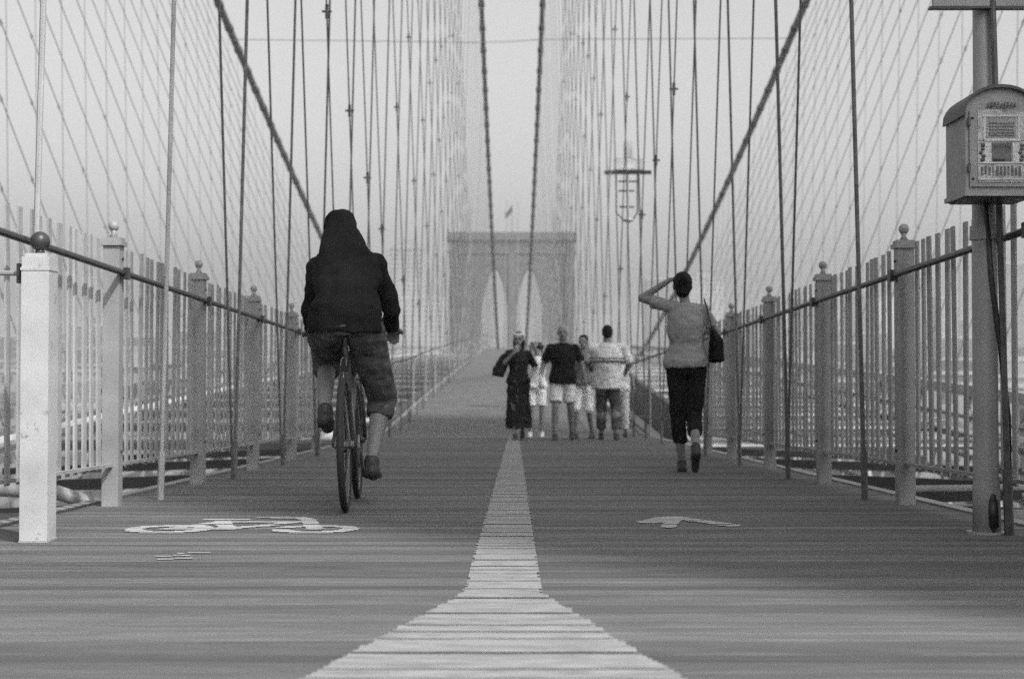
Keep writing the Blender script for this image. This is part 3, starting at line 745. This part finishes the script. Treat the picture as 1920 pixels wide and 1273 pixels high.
def foot(b, an, dirv, sc=1.0, r=0.0, droop=0):
    d = Vector(dirv).normalized(); dn = Vector((d.x, d.y, -droop)).normalized()
    h = an + V(0, 0, -.05) * sc - d * .045 * sc; t = an + dn * .15 * sc + V(0, 0, -.062 if droop == 0 else -.05) * sc
    b.cap(h, an + dn*.06*sc + V(0, 0, -.045)*sc, .036*sc + r, .038*sc + r, 10); b.cap(an + dn*.03*sc + V(0, 0, -.045)*sc, t, .037*sc + r, .026*sc + r, 10)
    b.cap(an, an + V(0, 0, -.04), .036*sc + r, .034*sc + r, 10)
def person(name, label, loc, rz, J, skin, top, trousers, shoes, hair, sc=1.0, vox=.011, female=False, top_len=0.0, sleeve=.55, leg_len=1.0,
           hair_kind='short', build=1.0, face=True, curlL=.5, curlR=.5, skirt=False, top_name='shirt', leg_name='trousers', legr=1.0, hood=False, collar=False):
    t = thing(name, label, 'person', loc, rz); t.scale = (sc, sc, sc)
    hip = Vector(J['hip']); ch = Vector(J['chest']); nk = Vector(J['neck']); hd = Vector(J['head'])
    side_v = Vector(J.get('side', (1, 0, 0))).normalized(); sh = .185 * (1 if not female else .87) * (.5 + .5 * build)
    hw = .085
    waist = hip.lerp(ch, .45)
    def torso(b, g, lo=-.08, hem=0):
        spine = [hip + (hip - waist).normalized() * -lo * -1 if False else hip + V(0, 0, lo), hip, waist, ch, ch.lerp(nk, .55), nk]
        w_ = [.155, .165 if not female else .172, .140 if not female else .126, .175 if not female else .153, .162 if not female else .140, .055]
        d_ = [.095, .11, .095 * build, .118, .09, .05]
        w_[0] += hem; w_[1] += hem * .8; d_[0] += hem * 1.6; d_[1] += hem
        b.tube(spine, [((a + g) * (.4 + .6 * build), (c + g) * build) for a, c in zip(w_, d_)], 16, up=side_v)
    # skin
    b = MB(); torso(b, 0)
    b.cap(nk - (hd - nk) * .25, hd.lerp(nk, .25), .056 if not female else .047, .052 if not female else .044, 12)
    fwd = Vector(J.get('look', (0, 1, 0))).normalized()
    upv = Vector((0, 0, 1)); rgt = fwd.cross(upv).normalized(); up2 = rgt.cross(fwd)
    M = Matrix((rgt, fwd, up2)).transposed()
    hh = lambda x, y_, z: hd + M @ Vector((x, y_, z))
    b.ell(hh(0, -.006, .02), (.076, .094, .094), 18, 12, M); b.ell(hh(0, .022, -.042), (.058, .066, .070), 14, 10, M)
    b.cap(hh(0, .088, .012), hh(0, .108, -.022), .010, .015, 8); b.ell(hh(0, .078, -.058), (.026, .016, .012), 10, 6, M); b.ell(hh(0, .07, -.092), (.022, .02, .016), 10, 6, M)
    for s in (-1, 1): b.ell(hh(s * .078, -.008, -.005), (.010, .02, .032), 8, 8, M); b.ell(hh(s*.03, .082, .03), (.026, .014, .008), 8, 6, M)
    for s, k in ((1, 'R'), (-1, 'L')):
        S0 = Vector(J['sh' + k]) if 'sh' + k in J else ch.lerp(nk, .62) + side_v * s * sh; E = Vector(J['el' + k]); W = Vector(J['wr' + k])
        J['sh' + k] = S0
        b.cap(S0, E, .047 * build, .037 * build, 12); b.cap(E, W, .037 * build, .024, 12); b.cap(ch.lerp(nk, .6), S0, .052, .05 * build, 12)
        hdir = Vector(J.get('hd' + k, W - E)); pn = Vector(J.get('pn' + k, side_v * -s)); hand(b, W, hdir, pn, s, curlR if k == 'R' else curlL)
        H_ = Vector(J['hp' + k]) if 'hp' + k in J else hip + side_v * s * hw + V(0, 0, -.03); K = Vector(J['kn' + k]); A = Vector(J['an' + k]); J['hp' + k] = H_
        b.cap(H_, K, .080 * build, .052 * build, 14); cf = K.lerp(A, .33) + V(0, -.012, 0); b.cap(K, cf, .050 * build, .052 * build, 12); b.cap(cf, A, .052 * build, .031, 12)
        foot(b, A, J.get('ft' + k, fwd if abs(fwd.z) < .5 else (0, 1, 0)), 1.0, 0, J.get('dr' + k, 0))
    o = b.build('body', skin, t); remesh(o, min(vox, .010), 3)
    # eyes and brows
    if face:
        for s in (-1, 1): MB().ell(hh(s * .031, .083, .010), (.011, .006, .006), 10, 6, M).build('eye', BLACK, t, True)
        MB().ell(hh(0, .094, -.056), (.022, .006, .004), 10, 6, M).build('mouth', BLD[2], t, True)
    # top
    if top:
        b = MB(); torso(b, .020, -top_len - .05, .022)
        for s, k in ((1, 'R'), (-1, 'L')):
            S0, E, W = J['sh' + k], Vector(J['el' + k]), Vector(J['wr' + k]); b.cap(ch.lerp(nk, .62), S0 + V(0, 0, .002), .060, .059 * build, 12)
            if sleeve <= 1: b.tube([S0, S0.lerp(E, sleeve * .5), S0.lerp(E, sleeve)], [.058 * build, .056 * build, .060 * build], 12)
            else:
                b.cap(S0, E, .064 * build, .054 * build, 12); b.cap(E, E.lerp(W, sleeve - 1), .054 * build, .040 * build, 12)
        if hood: b.ell(hh(0, -.06, -.055), (.10, .10, .085), 12, 8, M)
        o = b.build(top_name, top, t); remesh(o, vox, 5, .032 if not hood else .05, .075 if not hood else .12)
    # legs
    if trousers and not skirt:
        b = MB(); b.tube([hip + V(0, 0, -.11), hip + V(0, 0, -.03), hip + V(0, 0, .045)], [(.16 * (.4 + .6*build), .105 * build), (.183 * (.4 + .6*build), .128 * build), (.165 * (.4 + .6*build), .112 * build)], 16, up=side_v)
        for s, k in ((1, 'R'), (-1, 'L')):
            H_, K, A = J['hp' + k], Vector(J['kn' + k]), Vector(J['an' + k])
            if leg_len <= .5: b.ell(H_, .092 * build, 12, 8); b.tube([H_, H_.lerp(K, leg_len), H_.lerp(K, leg_len * 2)], [.094 * build, .092 * build * legr, .096 * build * legr], 12)
            else:
                b.cap(H_, K, .096 * build * legr, .072 * build * legr, 12); b.tube([K, K.lerp(A, (leg_len - .5) * 2)], [.070 * build * legr, .064 * build * legr], 12)
        o = b.build(leg_name, trousers, t); remesh(o, vox, 4, .02, .08)
    if skirt:
        zh = Vector(J['anL']).z * .5 + Vector(J['anR']).z * .5
        b = MB(); b.tube([waist, hip, hip.lerp(V(hip.x, hip.y, zh + .12), .5), V(hip.x - .01, hip.y, zh + .10)], [(.14, .11), (.185, .14), (.19, .16), (.225, .20)], 18, up=side_v)
        o = b.build(leg_name, trousers, t); remesh(o, vox, 3, .05, .09)
    if shoes:
        for k in 'RL':
            b = MB(); foot(b, Vector(J['an' + k]) + V(0, 0, -.004), J.get('ft' + k, fwd), 1.04, .006, J.get('dr' + k, 0)); o = b.build('shoe', shoes, t); remesh(o, .010, 2)
    if hair:
        b = MB(); rr = random.Random(2)
        b.ell(hh(0, -.018, .036), (.084, .096, .090), 16, 12, M); b.ell(hh(0, -.05, -.005), (.078, .062, .075), 14, 10, M)
        if hair_kind == 'bun': b.ell(hh(0, -.105, .055), (.05, .045, .05), 12, 8, M); b.ell(hh(0, -.06, -.05), (.062, .05, .05), 12, 8, M)
        if hair_kind == 'long': b.tube([hh(0, -.03, .02), hh(0, -.05, -.08), hh(0, -.05, -.17)], [(.09, .07), (.10, .06), (.085, .035)], 12, up=rgt)
        if hair_kind == 'thin': b.v = []; b.f = []; b.ell(hh(0, -.028, .028), (.079, .088, .080), 14, 10, M); 
        o = b.build('hair', hair, t); remesh(o, .009, 2, .014, .02)
    return t, hh, J

def stand(h=1.0, legs=((.09, .06), (.09, -.02))):     # a relaxed standing skeleton, 1.75 m
    return dict(hip=(0, 0, .95), chest=(0, .0, 1.27), neck=(0, -.01, 1.47), head=(0, .015, 1.625),
                elR=(.24, -.02, 1.14), elL=(-.24, -.02, 1.14), wrR=(.27, .06, .90), wrL=(-.27, .06, .90),
                knR=(.10, .05, .50), knL=(-.10, .05, .50), anR=(.10, 0, .08), anL=(-.10, 0, .08))

# 1 woman walking away, left arm raised to her head, bag on the right shoulder
y = 11.7; X = (1287 - 960) / F * y
J = stand(); J.update(elL=(-.38, .05, 1.50), wrL=(-.14, .03, 1.655), hdL=(.9, .1, .25), pnL=(0, 0, -1), elR=(.27, .05, 1.17), wrR=(.19, .19, 1.22), hdR=(-.2, 1, .3), shL=(-.17, 0, 1.43),
         knL=(-.07, .06, .50), anL=(-.035, .10, .08), knR=(.065, .02, .49), anR=(.055, -.30, .24), drR=2.2, head=(-.03, .015, 1.60), neck=(-.01, -.01, 1.45))
t, hh, J = person('person', 'woman walking away in grey top and black trousers with one arm raised to her head', (X, y, zd(y)), R(-3), J, SKIN, CTOP, CBLK, SHOE, HAIR,
       sc=.955, vox=.010, female=True, leg_len=.80, hair_kind='bun', face=True, sleeve=.6, curlL=.7, top_name='grey_top', legr=1.0)
t = thing('shoulder_bag', 'black shoulder bag hanging at the right side of the walking woman', 'bag', (X + .245, y + .0, zd(y)), R(-3))
b = MB(); b.tube([(0, -.0, .90), (0, 0, .92), (-.0, 0, 1.08), (-.035, 0, 1.17)], [(.05, .10), (.068, .15), (.055, .14), (.02, .09)], 14, up=(1, 0, 0)); o = b.build('bag_body', CBLK, t); remesh(o, .01, 3, .02, .1)
b = MB(); b.tube([(-.03, -.08, 1.15), (-.065, -.085, 1.28), (-.09, -.065, 1.385), (-.095, .0, 1.425), (-.085, .07, 1.36), (-.03, .07, 1.16)], [(.004, .012)] * 6, 6); b.build('strap', CBLK, t)

# 2 the group near the dip of the walkway, coming towards the camera
def at(px, d): return ((px - 960) / F * d, d, zd(d))
# woman in long printed dress
J = stand(); J.update(elR=(.27, .02, 1.20), wrR=(.10, .20, 1.40), hdR=(-.4, .3, .8), pnR=(0, -1, 0), elL=(-.28, -.04, 1.17), wrL=(-.20, .16, 1.06),
         knR=(.08, .10, .50), anR=(.07, .12, .08), knL=(-.08, .0, .49), anL=(-.09, -.18, .11), look=(.25, 1, 0))
t, hh, J = person('person', 'woman in a long dark printed dress and sunglasses with a hand at her mouth', at(972, 22.2), R(188), J, SKINP, CPRT, CPRT, SHOE, HAIR,
       sc=.965, female=True, skirt=True, hair_kind='long', sleeve=1.0, curlR=1.0, top_name='dress_bodice', leg_name='dress_skirt')
b = MB(); [b.ell(hh(s * .033, .098, .008), (.026, .008, .019), 10, 6) for s in (-1, 1)]; b.build('sunglasses', BLACK, t, True)
b = MB(); b.tube([hh(.092*math.cos(a), .086*math.sin(a) - .01, .078 + .03 * math.cos(a*2) * .3) for a in [math.pi * k / 10 for k in range(11)]], [(.006, .022)] * 11, 6); b.build('headband', CWHT, t)
# cape like shawl on her right hand side of the picture edge
b = MB(); b.tube([V(.10, -.06, 1.44), V(.22, -.05, 1.30), V(.31, -.02, 1.12), V(.33, 0, 1.02)], [(.05, .09), (.09, .10), (.11, .09), (.10, .06)], 12); o = b.build('wide_sleeve', CPRT, t); remesh(o, .011, 3, .03, .09)
# person in white behind her, raising a camera
J = stand(); J.update(elR=(.22, .22, 1.36), wrR=(.08, .34, 1.60), elL=(-.24, .22, 1.38), wrL=(-.10, .34, 1.60), hdR=(-.2, .3, 1), hdL=(.2, .3, 1), pnR=(0, 1, 0), pnL=(0, 1, 0),
         knR=(.10, .06, .5), anR=(.12, .04, .08))
person('person', 'half hidden person in white shirt and white shorts behind the woman in the dress', at(1006, 24.2), R(176), J, SKINP, CWHT, CWHT, SHOEW, HAIRL, sc=.93, leg_len=.42, sleeve=.7, female=True)
t = thing('camera_raised', 'small dark camera held up beside the face of the person in white', 'camera', (at(1012, 24.2)[0], 23.84, zd(24.2) + 1.52))
MB().box(-.06, .06, -.02, .02, -.035, .035).build('camera_body', BLACK, t); MB().tube([(0, -.02, 0), (0, -.06, 0)], .025, 12).build('lens', BLACK, t)
# man in black tee
J = stand(); J.update(elR=(.29, -.03, 1.16), wrR=(.33, .08, .93), elL=(-.29, -.02, 1.16), wrL=(-.34, .03, .92), knR=(.11, .12, .51), anR=(.12, .10, .08), knL=(-.12, .02, .5), anL=(-.14, -.12, .10))
t, hh, J = person('person', 'man in black tee shirt and light shorts walking in the middle of the group', at(1055, 22.0), R(178), J, SKIN, CBLK, CLGT, SHOE, HAIRL,
       sc=1.02, build=1.1, leg_len=.42, sleeve=.85, top_len=.05, hair_kind='thin', top_name='tee_shirt', leg_name='shorts', curlR=.9)
b = MB(); xw = at(1055, 22.0)[0] - .345; z0 = zd(22) + .80
b.tube([(xw, 21.86, z0), (xw, 21.86, z0 + .16), (xw, 21.86, z0 + .19), (xw, 21.86, z0 + .22)], [.033, .033, .014, .014], 12); tag(b.build('water_bottle', CLGT, smooth=True), 'clear water bottle carried by the man in the black tee', 'bottle')
# person behind him with white shorts and darker shirt
J = stand(); J.update(elR=(.27, -.05, 1.16), wrR=(.28, .02, .92), anR=(.10, .14, .08), anL=(-.12, -.12, .09), knR=(.1, .12, .51))
person('person', 'person in grey shirt and long white shorts walking right of the man in black', at(1094, 23.0), R(163), J, SKIN, CGRY, CWHT, SHOE, HAIR, sc=.96, leg_len=.52, legr=1.1)
# broad man with his back to us, striped pale shirt
J = stand(); J.update(elR=(.33, .04, 1.16), wrR=(.25, .22, .98), elL=(-.31, .03, 1.18), wrL=(-.22, .22, 1.02), knR=(.12, .05, .5), anR=(.14, -.06, .08), knL=(-.10, .1, .5), anL=(-.1, .12, .08))
t, hh, J = person('person', 'broad dark haired man turned away in a pale shirt with stripes across the back', at(1139, 22.1), R(-6), J, SKIN, CLGT, CDEN, SHOE, HAIR,
       sc=1.02, build=1.48, leg_len=.9, sleeve=.95, top_len=.12, top_name='striped_shirt', legr=.8)
def stripe_rings(z):
    n = 20; w0, d0 = (.165 + .016) * (.4 + .6 * 1.48) + .040, (.105 + .016) * 1.48 + .052
    return [V(w0 * math.cos(a), d0 * math.sin(a), z) for a in [math.pi + math.pi * k / n for k in range(n + 1)]]
for z, m in ((1.235, BLACK), (1.215, CWHT), (1.195, BLACK)): MB().tube(stripe_rings(z), [(.012, .009)] * 21, 6).build('shirt_stripe', m, t)
# partly hidden person further back
J = stand(); person('person', 'short figure in pale clothes mostly hidden behind the broad man', at(1163, 24.0), R(185), J, SKIN, CLGT, CLGT, SHOE, HAIR, sc=.86, female=True, leg_len=.9)

# ------------------------------------------------------------------ cyclist on the left
BY = 7.86; BXp = -.885; RZ = R(3)
t = thing('bicycle', 'bicycle ridden away along the left lane, seen from behind', 'bicycle', (BXp, BY, zd(BY)), RZ); t.rotation_euler = (R(-1.2), R(-1.5), RZ)
WR = .335
for nm, yc in (('rear_wheel', -.46), ('front_wheel', .58)):
    wv = bpy.data.objects.new(nm, None); COL.objects.link(wv); wv.parent = t; wv.location = (0, yc, WR)
    MB().torus((0, 0, 0), WR - .018, .018, 'X', 40, 8).build('tyre', RUB, wv, True)
    MB().torus((0, 0, 0), WR - .045, .010, 'X', 40, 6).build('rim', CHROME, wv, True)
    b = MB()
    for k in range(28):
        a = 2 * math.pi * k / 28; sx = .03 if k % 2 else -.03; b.tube([(sx, .02*math.cos(a+1), .02*math.sin(a+1)), (0, (WR-.05)*math.cos(a), (WR-.05)*math.sin(a))], .0016, 4)
    b.build('spokes', CHROME, wv); MB().tube([(-.05, 0, 0), (.05, 0, 0)], .02, 10).build('hub', CHROME, wv)
BB = V(0, 0, .29); ST = V(0, -.17, .80); HTt = V(0, .40, .82); HTb = V(0, .43, .70); RH = V(0, -.46, WR); FH = V(0, .58, WR)
b = MB(); b.tube([BB, ST], .016, 10); b.tube([BB, HTb], .019, 10); b.tube([ST, HTt], .016, 10); b.tube([HTt, HTb], .021, 10)
for s in (-1, 1): b.tube([RH + V(s*.055, 0, 0), BB + V(s*.03, -.05, 0)], .010, 8); b.tube([RH + V(s*.055, 0, 0), ST + V(s*.015, 0, -.03)], .009, 8)
b.build('frame', CARM[1], t, True)
b = MB(); [b.tube([HTb + V(s*.045, .005, -.02), FH + V(s*.05, 0, 0)], .012, 8) for s in (-1, 1)]; b.tube([HTb + V(-.05, .005, -.02), HTb + V(.05, .005, -.02)], .014, 8); b.build('fork', CHROME, t, True)
b = MB(); b.tube([HTt, HTt + V(0, -.01, .09), HTt + V(0, .06, .12)], .014, 8); b.build('stem', CHROME, t, True)
b = MB(); b.tube([HTt + V(x, .06 - abs(x)*.12, .12 + abs(x)*.08) for x in (-.25, -.16, 0, .16, .25)], .012, 8); b.build('handlebar', CHROME, t, True)
for s in (-1, 1): MB().tube([HTt + V(s*.17, .04, .134), HTt + V(s*.26, .029, .141)], .018, 8).build('grip', RUB, t)
b = MB(); b.tube([ST, ST + V(0, -.035, .12)], .013, 8); b.build('seatpost', CHROME, t)
b = MB(); b.tube([V(0, -.33, .925), V(0, -.29, .945), V(0, -.20, .945), V(0, -.06, .94)], [(.05, .015), (.075, .026), (.055, .024), (.018, .014)], 12, up=(1, 0, 0)); o = b.build('saddle', BLACK, t, True)
b = MB(); b.torus((.045, 0, .29), .085, .004, 'X', 24, 5); [b.tube([(.045, 0, .29), (.045, .085*math.cos(a), .29+.085*math.sin(a))], .006, 5) for a in (0, 1.257, 2.51, 3.77, 5.03)]; b.build('chainring', CHROME, t)
for s, pv in ((1, V(.075, .09, .15)), (-1, V(-.075, -.09, .43))):
    MB().tube([(s*.055, 0, .29), (s*.06, pv.y, pv.z)], .010, 6).build('crank', CHROME, t); MB().box(s*.07 if s > 0 else -.16, .16 if s > 0 else s*.07, pv.y-.04, pv.y+.04, pv.z-.012, pv.z+.012).build('pedal', RUB, t)
b = MB(); b.box(-.022, .022, -.40, -.385, .70, .73); b.build('reflector', BLD[2], t)
J = dict(hip=(0, -.20, 1.0), chest=(.0, .02, 1.22), neck=(-.01, .15, 1.37), head=(-.04, .23, 1.475), look=(-.05, 1, -.30),
         shR=(.145, .13, 1.29), shL=(-.155, .13, 1.28), elR=(.225, .24, 1.05), elL=(-.21, .24, 1.05), wrR=(.225, .40, .965), wrL=(-.225, .40, .965), hdR=(0, .9, -.3), hdL=(0, .9, -.3), pnR=(0, 0, -1), pnL=(0, 0, -1),
         hpR=(.09, -.19, .95), hpL=(-.09, -.19, .95), knR=(.17, .16, .57), anR=(.11, .05, .235), knL=(-.13, .24, .80), anL=(-.12, -.10, .515), ftR=(0, 1, 0), ftL=(0, 1, 0), drR=.2, drL=.3)
t2, hh, J = person('person', 'cyclist in a dark hooded jacket bending over the handlebar, seen from behind', (BXp, BY, zd(BY)), RZ, J, SKIN, CJAK, CDEN, SHOE, HAIR,
       sc=1.0, vox=.010, build=1.0, leg_len=.66, sleeve=1.95, hood=True, top_name='hooded_jacket', leg_name='loose_trousers', legr=1.15, curlL=1.0, curlR=1.0, top_len=.05)
t2.rotation_euler = (R(-1.2), R(-1.5), RZ); t2.scale = (1.04, 1.04, 1.04); t.scale = (1.04, 1.04, 1.04)
b = MB(); b.ell(hh(0, -.015, .045), (.090, .105, .088), 16, 12); b.ell(hh(.0, -.06, -.03), (.09, .07, .09), 14, 10)
b.tube([hh(0, -.045, .05), hh(.005, -.08, -.05), V(-.01, .07, 1.33), V(-.005, .03, 1.22)], [(.075, .07), (.105, .09), (.145, .12), (.175, .125)], 16, up=(1, 0, 0)); o = b.build('hood', CJAK, t2); remesh(o, .010, 8, .03, .10)

# ------------------------------------------------------------------ the hazy air
b = MB(); b.box(-1800, 1800, -60, 1700, -43.2, 64)
o = b.build('haze', None, kind='stuff')
m = bpy.data.materials.new('haze_air'); m.use_nodes = True; n = m.node_tree; n.nodes.clear()
out = n.nodes.new('ShaderNodeOutputMaterial'); vol = n.nodes.new('ShaderNodeVolumePrincipled')
vol.inputs['Color'].default_value = (1, 1, 1, 1); vol.inputs['Density'].default_value = .00048; vol.inputs['Anisotropy'].default_value = .2
n.links.new(vol.outputs[0], out.inputs['Volume']); o.data.materials.append(m)
